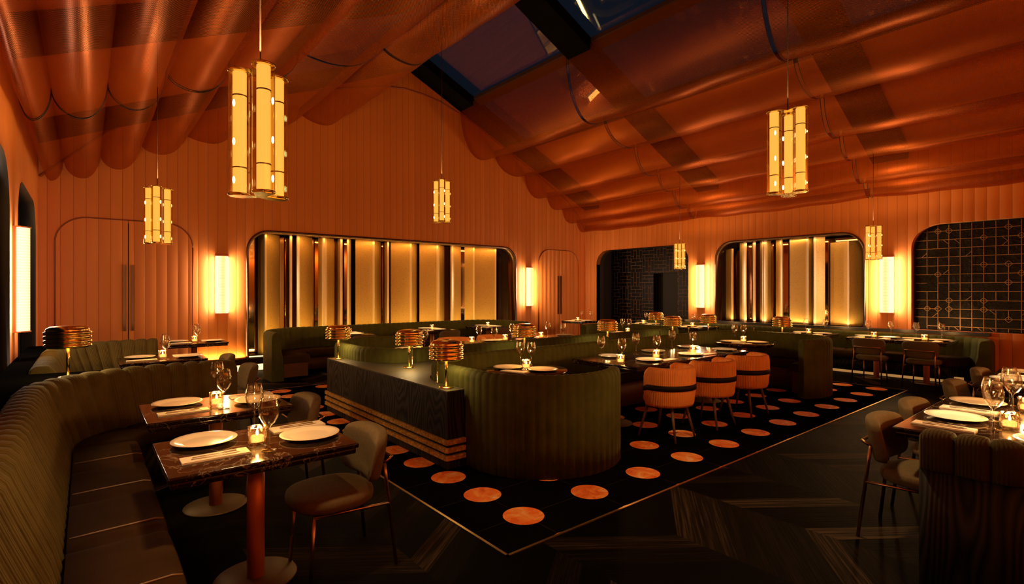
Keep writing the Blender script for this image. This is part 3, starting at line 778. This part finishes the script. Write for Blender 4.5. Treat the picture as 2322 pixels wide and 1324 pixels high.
for x, ph in ((4.06, 'leftmost along the back banquette'), (5.95, 'midway along the back banquette'), (7.5, 'rightmost along the back banquette')):
    table(TSQ, x, 10.08, PI/2, ph, '', 'marble tables at the back'); ware(x, 10.08, PI/2, 'the table ' + ph, glow=1.4, **TA)
RW = dict(plates=[((-.20, .06), 'left'), ((.18, -.10), 'right')], glasses=[((-.06, .22), 'left'), ((.06, .16), 'right')], candles=[((.0, .02), 'on')],
          naps=[((-.12, -.20), -.6, 'front')])
for x, y, rz, ph, sh in ((3.71, 4.29, -.7, 'in the rounded near end of the island', 'near left'), (8.44, 4.24, -.7, 'in the right near end of the island', 'near right'), (3.71, 6.66, -.7, 'in the left far end of the island', 'far left'), (8.48, 6.66, -.7, 'in the right far end of the island', 'far right')):
    table(TRD, x, y, 0, ph, 'round ', 'round marble tables in the island booths'); ware(x, y, rz, 'the %s round island table' % sh, glow=1.8, cut=False, **RW)
lt = empty('long_table', (6.02, 4.1, 0), label='long dark marble table on the near side of the island', cat='table', group='long marble tables in the island')
b = table_top_rect(2.55, 1.0); b.obj('tabletop', M['marble'], lt); ped(lt, -1.05, 0, 'copper', .05); ped(lt, 1.0, 0, 'copper', .05)
def long_ware(cx, cy, sg, ph, gl):
    W = lambda dx, dy: (dx, sg*dy)
    nm = ['left', 'middle', 'right']
    pl, gs, cs, ns = [], [], [], []
    for k, dx in enumerate((-.74, .16, 1.04)):
        pl += [(W(dx + .05, -.24), '%s chair side' % nm[k]), (W(dx + (-.02), .30), '%s bench side' % nm[k])]
    for k, dx in enumerate((-1.12, -.42, .42)):
        gs += [(W(dx + .08, -.10), '%s chair side' % nm[k]), (W(dx + .12, .26), '%s bench side' % nm[k])]
        cs += [(W(dx - .02, -.16), 'at the %s of' % nm[k])]
    for k, dx in enumerate((-.48, .42)): ns += [(W(dx, -.36), 0, '%s chair side' % ('left', 'right')[k])]
    ware(cx, cy, 0, ph, pl, gs, cs, ns, glow=gl)
long_ware(6.02, 4.1, 1, 'the near long island table', 2.2)
l2 = copy_tree(lt); l2.location = (6.02, 6.84, 0); l2['label'] = 'long dark marble table on the far side of the island'
long_ware(6.02, 6.84, -1, 'the far long island table', 1.5)

# ------------------------------------------------------------------ benches and booths
def back_prof(t, h, ht=.88):
    """loop: outside face at off 0, inside face at off -t"""
    p = [(0, .0, 1, 0), (0, .3, 1, 0), (0, ht - .07, 1, 0), (-.012, ht - .03, .8, .5), (-.035, ht - .005, .3, .9), (-t/2, ht, 0, 1), (-t + .035, ht - .005, -.3, .9), (-t + .012, ht - .03, -.8, .5), (-t, ht - .07, -1, 0), (-t, .42, -1, 0), (-t, 0, 0, 0)]
    return p
def mir(path, mx=None, my=None):
    q = [((2*mx - x) if mx is not None else x, (2*my - y) if my is not None else y) for x, y in path]
    return q
south = arc(3.50, 3.85, .80, -52, -180, 22) + [(2.70, 4.1)] + arc(3.40, 4.40, .70, 180, 90, 14) + [(6.1, 5.10)] + arc(8.80, 4.40, .70, 90, 0, 14) + [(9.50, 4.1)] + arc(8.70, 3.85, .80, 0, -128, 22)
def booth(path, flip, label):
    root = empty('banquette_booth', (0, 0, 0), label=label, cat='booth seat', group='olive booths of the island')
    sg = -1 if flip else 1
    pr = [(sg*o, z, sg*nx, nz) for o, z, nx, nz in back_prof(.14, .88, .88)]
    MB().sweep(path, pr, .088, .008, .5, sub=6).obj('backrest', M['green'], root)
    cut = path[5:-5]
    sp_ = [(-.15, .33, 0, 0), (-.52, .33, 0, 0), (-.55, .36, -.7, 0), (-.555, .41, -1, 0), (-.54, .445, -.7, .7), (-.50, .46, 0, 1), (-.15, .46, 0, 1)]
    MB().sweep(cut, [(sg*o, z, sg*nx, nz) for o, z, nx, nz in sp_], .7, .012, .15, sub=12).obj('seat_cushion', M['seat'], root)
    bp = [(-.15, .0, 0, 0), (-.50, .0, 0, 0), (-.50, .329, 0, 0), (-.15, .329, 0, 0)]
    MB().sweep(cut, [(sg*o, z, sg*nx, nz) for o, z, nx, nz in bp], None, step=.08).obj('seat_base', M['rust'], root)
    return root
booth(south, False, 'olive channelled velvet booth with rounded ends on the near side of the island')
north = mir(south, None, 5.47)
booth(north, True, 'olive channelled velvet booth on the far side of the island')
# plinth between the booths
seg = [p for p in arc(3.395, 4.40, .706, 180, 90, 14)]
S_ = [(2.685, 3.97)] + seg + arc(8.805, 4.40, .706, 90, 0, 14) + [(9.515, 3.97)]
N_ = mir(S_, None, 5.47)[::-1]
poly = [(2.50, 3.97)] + S_ + [(9.70, 3.97), (9.70, 6.97)] + N_ + [(2.50, 6.97)]
pl = empty('island_plinth', (6.1, 5.47, 0), label='ebonised oak plinth with three brass bands between the island booths', cat='plinth')
MB().prism([(x - 6.1, y - 5.47) for x, y in poly], 0, .69).obj('body', M['darkwood'], pl)
def inset(p, d=.0): return p
MB().prism([(x - 6.1, y - 5.47) for x, y in poly], .6902, .702).obj('top', M['plinthtop'], pl)
for z in (.085, .155, .225):
    C_ = [(2.475, 3.955), (2.49, 3.94), (2.684, 3.94), (2.684, 3.9695), (2.4995, 3.9695), (2.4995, 6.9705), (2.684, 6.9705), (2.684, 7.0), (2.49, 7.0), (2.475, 6.985)]
    MB().prism([(x - 6.1, y - 5.47) for x, y in C_], z, z + .041).obj('brass_band', M['brassband'], pl)
# left bench: leaning corduroy back
def bench_back(lean, h, t):
    return [(0, .40, -1, 0), (.03, .52, -1, .1), (lean*.7, h - .16, -1, .2), (lean*.93, h - .05, -.9, .4), (lean + .02, h - .012, -.4, .8), (lean + .06, h, 0, 1), (t - .05, h - .004, .2, .8), (t - .01, h - .04, .6, .4), (t, h - .10, 0, 0), (t, 0, 0, 0), (.0, 0, 0, 0)]
SEATP = [(-.001, .34, 0, 0), (-.36, .34, 0, 0), (-.385, .37, -.7, 0), (-.39, .41, -1, 0), (-.375, .445, -.7, .7), (-.34, .455, 0, 1), (-.001, .45, 0, 1)]
BASEP = [(-.001, 0, 0, 0), (-.33, 0, 0, 0), (-.33, .339, 0, 0), (-.001, .339, 0, 0)]
def flipp(pr): return [(-o, z, -nx, nz) for o, z, nx, nz in pr]
def bench(path, label, mat, h=.92, lean=.17, t=.34, cw=.125, cd=.028, seatcut=(0, 0), seatmat='seat', basemat='darkwood', group='channelled benches', flip=False, sb=(SEATP, BASEP), spacing=.68):
    root = empty('banquette_bench', (0, 0, 0), label=label, cat='bench', group=group)
    ff = flipp if flip else (lambda p: p)
    MB().sweep(path, ff(bench_back(lean, h, t)), cw, cd, .45, sub=8).obj('backrest', M[mat], root)
    a, c = seatcut; cp = path[a:len(path) - c] if c else path[a:]
    MB().sweep(cp, ff(sb[0]), spacing, .024, .10, sub=16).obj('seat_cushion', M[seatmat], root)
    MB().sweep(cp, ff(sb[1]), None, step=.08).obj('seat_base', M[basemat], root)
    return root
lp1 = [(-.07, 1.1), (-.07, 3.0)] + arc(.60, 4.95, .67, 180, 90, 16) + [(.85, 5.615)] + arc(.87, 5.5, .115, 85, 40, 4)
lb1 = bench(lp1, 'olive brown corduroy bench curving along the left foreground', 'cord_green', seatcut=(0, 4))
seam_hl = plain('pale seam highlight', (.30, .22, .14), .5)  # pale colour stands in for light caught on the cushion edges
for y in (4.53, 3.85, 3.17, 2.49):
    MB().tube([(-.06, y, .449), (.10, y, .453), (.27, y, .456), (.305, y, .446)], .0042, 6).obj('seam_highlight', seam_hl, lb1)
lp2 = [(-.07, 6.40), (-.07, 7.6)] + arc(.60, 8.22, .67, 180, 90, 16) + [(.80, 8.885)]
bench(lp2, 'olive brown corduroy bench beyond the lamp at the left wall', 'cord_green')
# dark ledge behind the left benches
led = [(XC + .002, .6), (-.415, .6)] + arc(.60, 4.95, 1.018, 180, 92, 16) + [(.60, 6.10), (-.415, 6.30)] + arc(.60, 8.22, 1.018, 180, 92, 16) + [(.62, 9.30), (-.415, 9.45), (XC + .002, 9.45)]
lo = MB().prism(led, 0, .86).obj('bench_ledge', plain('black stained ledge', (.004, .0035, .003), .9, Specular_IOR_Level=0.0)); tag(lo, 'dark wooden ledge behind the left benches holding a brass lamp', 'ledge')
# right foreground bench with oak base
rp = [(3.47, .78), (3.48, .60)] + arc(3.94, .56, .47, 185, 262, 10) + [(4.6, .075), (9.0, .06)]
rb = empty('banquette_bench', (0, 0, 0), label='dark corduroy bench with ebonised oak base at the right foreground', cat='bench', group='channelled benches')
cap = [(0, .645, -.2, 0), (-.03, .66, -1, 0), (-.035, .815, -1, .1), (-.028, .842, -.8, .5), (.0, .856, -.2, .9), (.09, .857, 0, 1), (.15, .842, .6, .6), (.165, .80, 1, 0), (.165, .47, 1, 0), (.14, .46, 0, 0), (.14, .645, 0, 0)]
MB().sweep(rp, flipp([(o, z, nx, nz) for o, z, nx, nz in [( -a, c, -e, f) for a, c, e, f in cap]]), .142, .034, .32, sub=12).obj('backrest', M['cord_dark'], rb)
MB().sweep(rp, [(0, 0, 0, 0), (0, .644, 0, 0), (.135, .644, 0, 0), (.135, 0, 0, 0)], None, step=.05).obj('oak_base', M['darkwood'], rb)
MB().sweep(rp[13:], [(.17, .33, 0, 0), (.17, .46, 0, 0), (.39, .46, 0, 1), (.42, .43, 0, 0), (.42, .33, 0, 0)], .7, .012, .12, sub=14).obj('seat_cushion', M['seat'], rb)
MB().sweep(rp[13:], [(.17, .0, 0, 0), (.17, .329, 0, 0), (.28, .329, 0, 0), (.28, .0, 0, 0)], None, step=.1).obj('seat_base', M['darkwood'], rb)
# back banquette under the long recess
bp_ = [(2.72, 9.72), (2.72, 10.1)] + arc(3.40, 10.2, .68, 180, 90, 14) + [(7.42, 10.88)] + arc(7.42, 10.2, .68, 90, 0, 14) + [(8.10, 10.1), (8.10, 9.45)]
SB2 = ([(-.001, .30, 0, 0), (-.46, .30, 0, 0), (-.48, .36, -1, 0), (-.46, .44, -.5, .7), (-.001, .45, 0, 1)], [(-.001, .06, 0, 0), (-.42, .06, 0, 0), (-.42, .299, 0, 0), (-.001, .299, 0, 0)])
bench(bp_, 'dark olive banquette with curved ends below the long gold recess', 'green', h=.87, lean=.05, t=.2, cw=.12, cd=.012, basemat='rust', sb=SB2)
# side banquette along wall B  (seat faces the room)
sp1 = [(11.90, 9.1), (11.98, 8.6), (11.98, 5.0), (11.98, 2.3)] + arc(11.55, 2.22, .43, 0, -85, 10) + [(11.25, 1.79)]
bench(sp1, 'dark olive banquette along the side wall ledge', 'green', h=.795, lean=.05, t=.2, cw=.12, cd=.012, basemat='darkwood', sb=SB2, flip=False, seatcut=(0, 6))
struct(MB().box(11.62, 11.66, 2.0, 8.5, .004, .115).obj('baseboard_right_glow', emit('glowing lit base', (1, .46, .13), .34)))  # bench base glows itself, standing in for light from under the seat

# ------------------------------------------------------------------ chairs
def grey_chair():
    root = empty('dining_chair', cat='chair')
    MB().sell(.235, .235, .052, .55, .8, (0, .02, .425), 32, 12).obj('seat', M['grey'], root)
    def bend(p):
        y = p.y + .55*p.x*p.x*2.2; lean = -.18*(p.z)
        return Vector((p.x*(1 + .05*p.z/.14), y + lean, p.z))
    MB().sell(.245, .045, .145, .45, .45, (0, -.235, .632), 36, 14, bend).obj('backrest', M['grey'], root)
    for sx in (-1, 1):
        MB().tube([(sx*.225, -.29, 0), (sx*.205, -.235, .50), (sx*.200, -.225, .60)], .011, 8).obj('leg', M['bronzetube'], root)
        MB().tube([(sx*.18, .19, 0), (sx*.165, .165, .385)], .010, 8).obj('leg', M['bronzetube'], root)
        MB().tube([(sx*.213, -.25, .365), (sx*.167, .168, .372)], .009, 8).obj('side_rail', M['bronzetube'], root)
    MB().tube([(-.200, -.2255, .60), (-.195, -.275, .625), (.195, -.275, .625), (.200, -.2255, .60)], .010, 8).obj('back_rail', M['bronzetube'], root)
    return root
gc = grey_chair()
GCH = [(1.12, 3.02, 90, 'taupe dining chair tucked at the closest left table'), (1.15, 4.24, 90, 'taupe dining chair at the second left table'), (1.22, 6.45, 90, 'taupe dining chair beyond the left bench end, nearer of two'), (1.22, 7.62, 90, 'taupe dining chair at the table beyond the brass lamp'),
       (4.125, .91, 180, 'taupe dining chair nearest the corduroy bench end'), (4.88, .92, 180, 'taupe dining chair second from the corduroy bench end'), (6.22, .92, 180, 'taupe dining chair third from the corduroy bench end'), (7.40, .92, 180, 'taupe dining chair fourth from the corduroy bench end'),
       (10.78, 3.10, -90, 'taupe chair at the second table of the side banquette'), (10.80, 2.37, -90, 'taupe chair at the table by the banquette curved end'), (10.82, 4.25, -90, 'taupe chair at the third table of the side banquette'),
       (4.06, 9.52, 0, 'taupe chair at the leftmost table of the back banquette'), (5.95, 9.52, 0, 'taupe chair at the middle table of the back banquette'), (7.36, 9.46, 0, 'taupe chair at the rightmost table of the back banquette')]
for x, y, a, lab in GCH: place(gc, USED, (x, y, 0.003 if 1.97 < x < 10.23 and 2.45 < y < 9 else 0), R(a), lab, 'taupe dining chairs')
def barrel():
    root = empty('barrel_chair', cat='chair')
    path = [(.285*math.cos(R(a)), .265*math.sin(R(a)) - .02) for a in [25 - 5*k for k in range(47)]]
    pr = [(0, .37, .5, 0), (.012, .40, 1, 0), (.03, .56, 1, 0), (.028, .72, 1, 0), (.02, .765, .6, .6), (0, .785, 0, 1), (-.03, .785, 0, 1), (-.045, .76, -.6, .5), (-.05, .70, -1, 0), (-.045, .42, -1, 0), (-.035, .37, 0, 0)]
    def arms(mb):
        for v in mb.bm.verts:
            if v.co.y > .03:
                f = min(1, (v.co.y - .03)/.09); v.co.z = .37 + (v.co.z - .37)*(1 - .13*f*f*(3 - 2*f))
        return mb
    arms(MB().sweep(path, pr, .018, .006, .6, sub=5)).obj('shell', M['orangefab'], root)
    arms(MB().sweep(path, [(.0285, .545, 0, 0), (.0345, .547, 0, 0), (.0355, .603, 0, 0), (.029, .605, 0, 0)], None, step=.03)).obj('strap', M['band'], root)
    MB().sell(.235, .225, .05, .4, .8, (0, -.0, .43), 28, 10).obj('seat', M['orangefab'], root)
    MB().lathe([(.001, .355), (.22, .355), (.23, .37), (.22, .385), (.001, .385)], 28, (0, -.01, 0)).obj('seat_frame', M['band'], root)
    for sx in (-1, 1):
        for sy in (-1, 1):
            MB().tube([(sx*.145, sy*.145 - .01, .36), (sx*.205, sy*.225 - .01, .003)], .019, 8, .011).obj('leg', M['legwood'], root)
    return root
bc = barrel()
for x, y, a, lab in ((4.95, 3.37, 4, 'orange barrel chair leftmost at the near long table'), (5.80, 3.36, 0, 'orange barrel chair in the middle at the near long table'), (6.66, 3.36, -3, 'orange barrel chair rightmost at the near long table'),
                     (4.95, 7.62, 180, 'orange barrel chair leftmost at the far long table'), (5.80, 7.62, 180, 'orange barrel chair in the middle at the far long table'), (6.66, 7.62, 180, 'orange barrel chair rightmost at the far long table')):
    place(bc, USED, (x, y, 0), R(a), lab, 'orange barrel chairs with dark straps')

# ------------------------------------------------------------------ brass lamps
def lamp_proto():
    root = empty('table_lamp', cat='lamp')
    MB().lathe([(.001, 0), (.068, 0), (.070, .006), (.066, .012), (.016, .016), (.001, .016)], 28).obj('base', M['brass'], root)
    MB().lathe([(.0125, .012), (.0125, .33)], 14, (0, 0, 0), True, True).obj('stem', M['brass'], root)
    prof = [(.001, .448), (.075, .447), (.115, .440), (.140, .424), (.148, .410)]
    for k in range(4):
        z = .402 - k*.036
        prof += [(.144, z), (.158, z - .006), (.163, z - .016), (.158, z - .027), (.143, z - .033)]
    prof += [(.138, .258), (.135, .262), (.135, .40), (.001, .405)]
    MB().lathe(prof, 36).obj('lamp_shade', M['brass'], root)
    MB().sell(.022, .022, .03, 1, 1, (0, 0, .33 + .035), 12, 8).obj('bulb', M['bulb'], root)
    return root
lp = lamp_proto()
LAMPS = [(2.59, 4.13, .702, 'ribbed brass lamp on the near corner of the island plinth', 3.5), (2.94, 5.50, .702, 'ribbed brass lamp in the middle of the plinth left end', 3.5), (2.59, 6.80, .702, 'ribbed brass lamp on the far corner of the plinth left end', 3.0),
         (4.70, 5.47, .702, 'ribbed brass lamp behind the glasses of the near round table', 2.5), (6.45, 5.47, .702, 'ribbed brass lamp midway along the island below the dark opening', 2.5), (8.25, 5.47, .702, 'ribbed brass lamp overlapping another one before the maze wall', 2.5),
         (9.46, 5.47, .702, 'ribbed brass lamp below the sconce beside the dark opening', 2.5), (9.61, 4.13, .702, 'ribbed brass lamp below the side wall gold fins', 2.5), (9.61, 6.79, .702, 'ribbed brass lamp farthest back before the maze wall', 2.0),
         (-.12, 5.84, .86, 'ribbed brass lamp on the ledge between the left benches', 3.0)]
for x, y, z, lab, e in LAMPS:
    o = place(lp, USED, (x, y, z), 0, lab, 'ribbed brass table lamps')
    light('POINT', 'lamp_light', (0, 0, .29), e*1.7, (1, .68, .28), o, shadow_soft_size=.04)
pp_ = empty('brass_post', cat='post')
MB().lathe([(.001, 0), (.018, 0), (.018, .006), (.007, .012), (.007, .205), (.016, .212), (.016, .222), (.001, .226)], 12).obj('upright', M['brass'], pp_)
for x, y, lab in ((2.672, 4.42, 'short brass post behind the lamp at the near plinth corner'), (3.10, 5.72, 'short brass post beside the middle lamp of the plinth left end'), (7.66, 5.33, 'short brass post left of the overlapping lamps'),
                  (8.55, 5.33, 'short brass post right of the overlapping lamps'), (9.30, 5.20, 'short brass post behind the right round table glasses'), (9.53, 4.60, 'short brass post left of the lamp below the side fins')):
    place(pp_, USED, (x, y, .702), 0, lab, 'short brass posts on the island plinth')

# ------------------------------------------------------------------ light from the pendants
for (loc, rz, lab, s_), e in zip(PEND, (42, 14, 12, 78, 14, 20)):
    light('SPOT', 'pendant_downlight', (loc[0], loc[1], loc[2] - .33), e, (1, .62, .26), spot_size=R(112), spot_blend=.5, shadow_soft_size=.06)
    light('SPOT', 'pendant_glow', (loc[0], loc[1], loc[2] + .40), (26 if loc[1] > 2 else 14), (1, .55, .2), rot=(PI, 0, 0), spot_size=R(172), spot_blend=.25, shadow_soft_size=.12)
    light('POINT', 'pendant_glow', (loc[0], loc[1], loc[2] + .40), (11 if loc[1] > 2 else 4), (1, .55, .2), shadow_soft_size=.12)

light('AREA', 'front_wall_fill', (5.9, YD + .35, 3.3), 150, (1, .60, .22), rot=(-PI/2 + .45, 0, 0), shape='RECTANGLE', size=12, size_y=.1)  # added fill behind the camera, brightens the front wall for the mirror reflections
def aim(loc, tgt, e, deg=24, blend=.35):
    d = Vector(tgt) - Vector(loc)
    o = light('SPOT', 'roof_spot', loc, e, (1, .72, .38), spot_size=R(deg), spot_blend=blend, shadow_soft_size=.03)
    o.rotation_euler = d.to_track_quat('-Z', 'Y').to_euler()
aim((4.7, .6, 4.9), (4.68, .44, .75), 720, 17)
aim((7.0, .6, 5.4), (6.98, .44, .75), 800, 16)
aim((.9, 4.2, 4.3), (.62, 4.5, .75), 240, 17)
aim((1.1, 3.0, 4.4), (.9, 3.12, .75), 130, 22)
for x in (4.06, 5.95, 7.6): aim((x, 9.9, 4.9), (x, 10.08, .75), 330, 14)
aim((5.7, 4.3, 5.2), (5.6, 4.05, .75), 300, 18)
aim((6.9, 4.3, 5.2), (6.7, 4.05, .75), 300, 16)
light('AREA', 'wash_light', (2.0, YA - .045, .27), 10, (1, .60, .2), rot=(PI, 0, 0), shape='RECTANGLE', size=.9, size_y=.04)
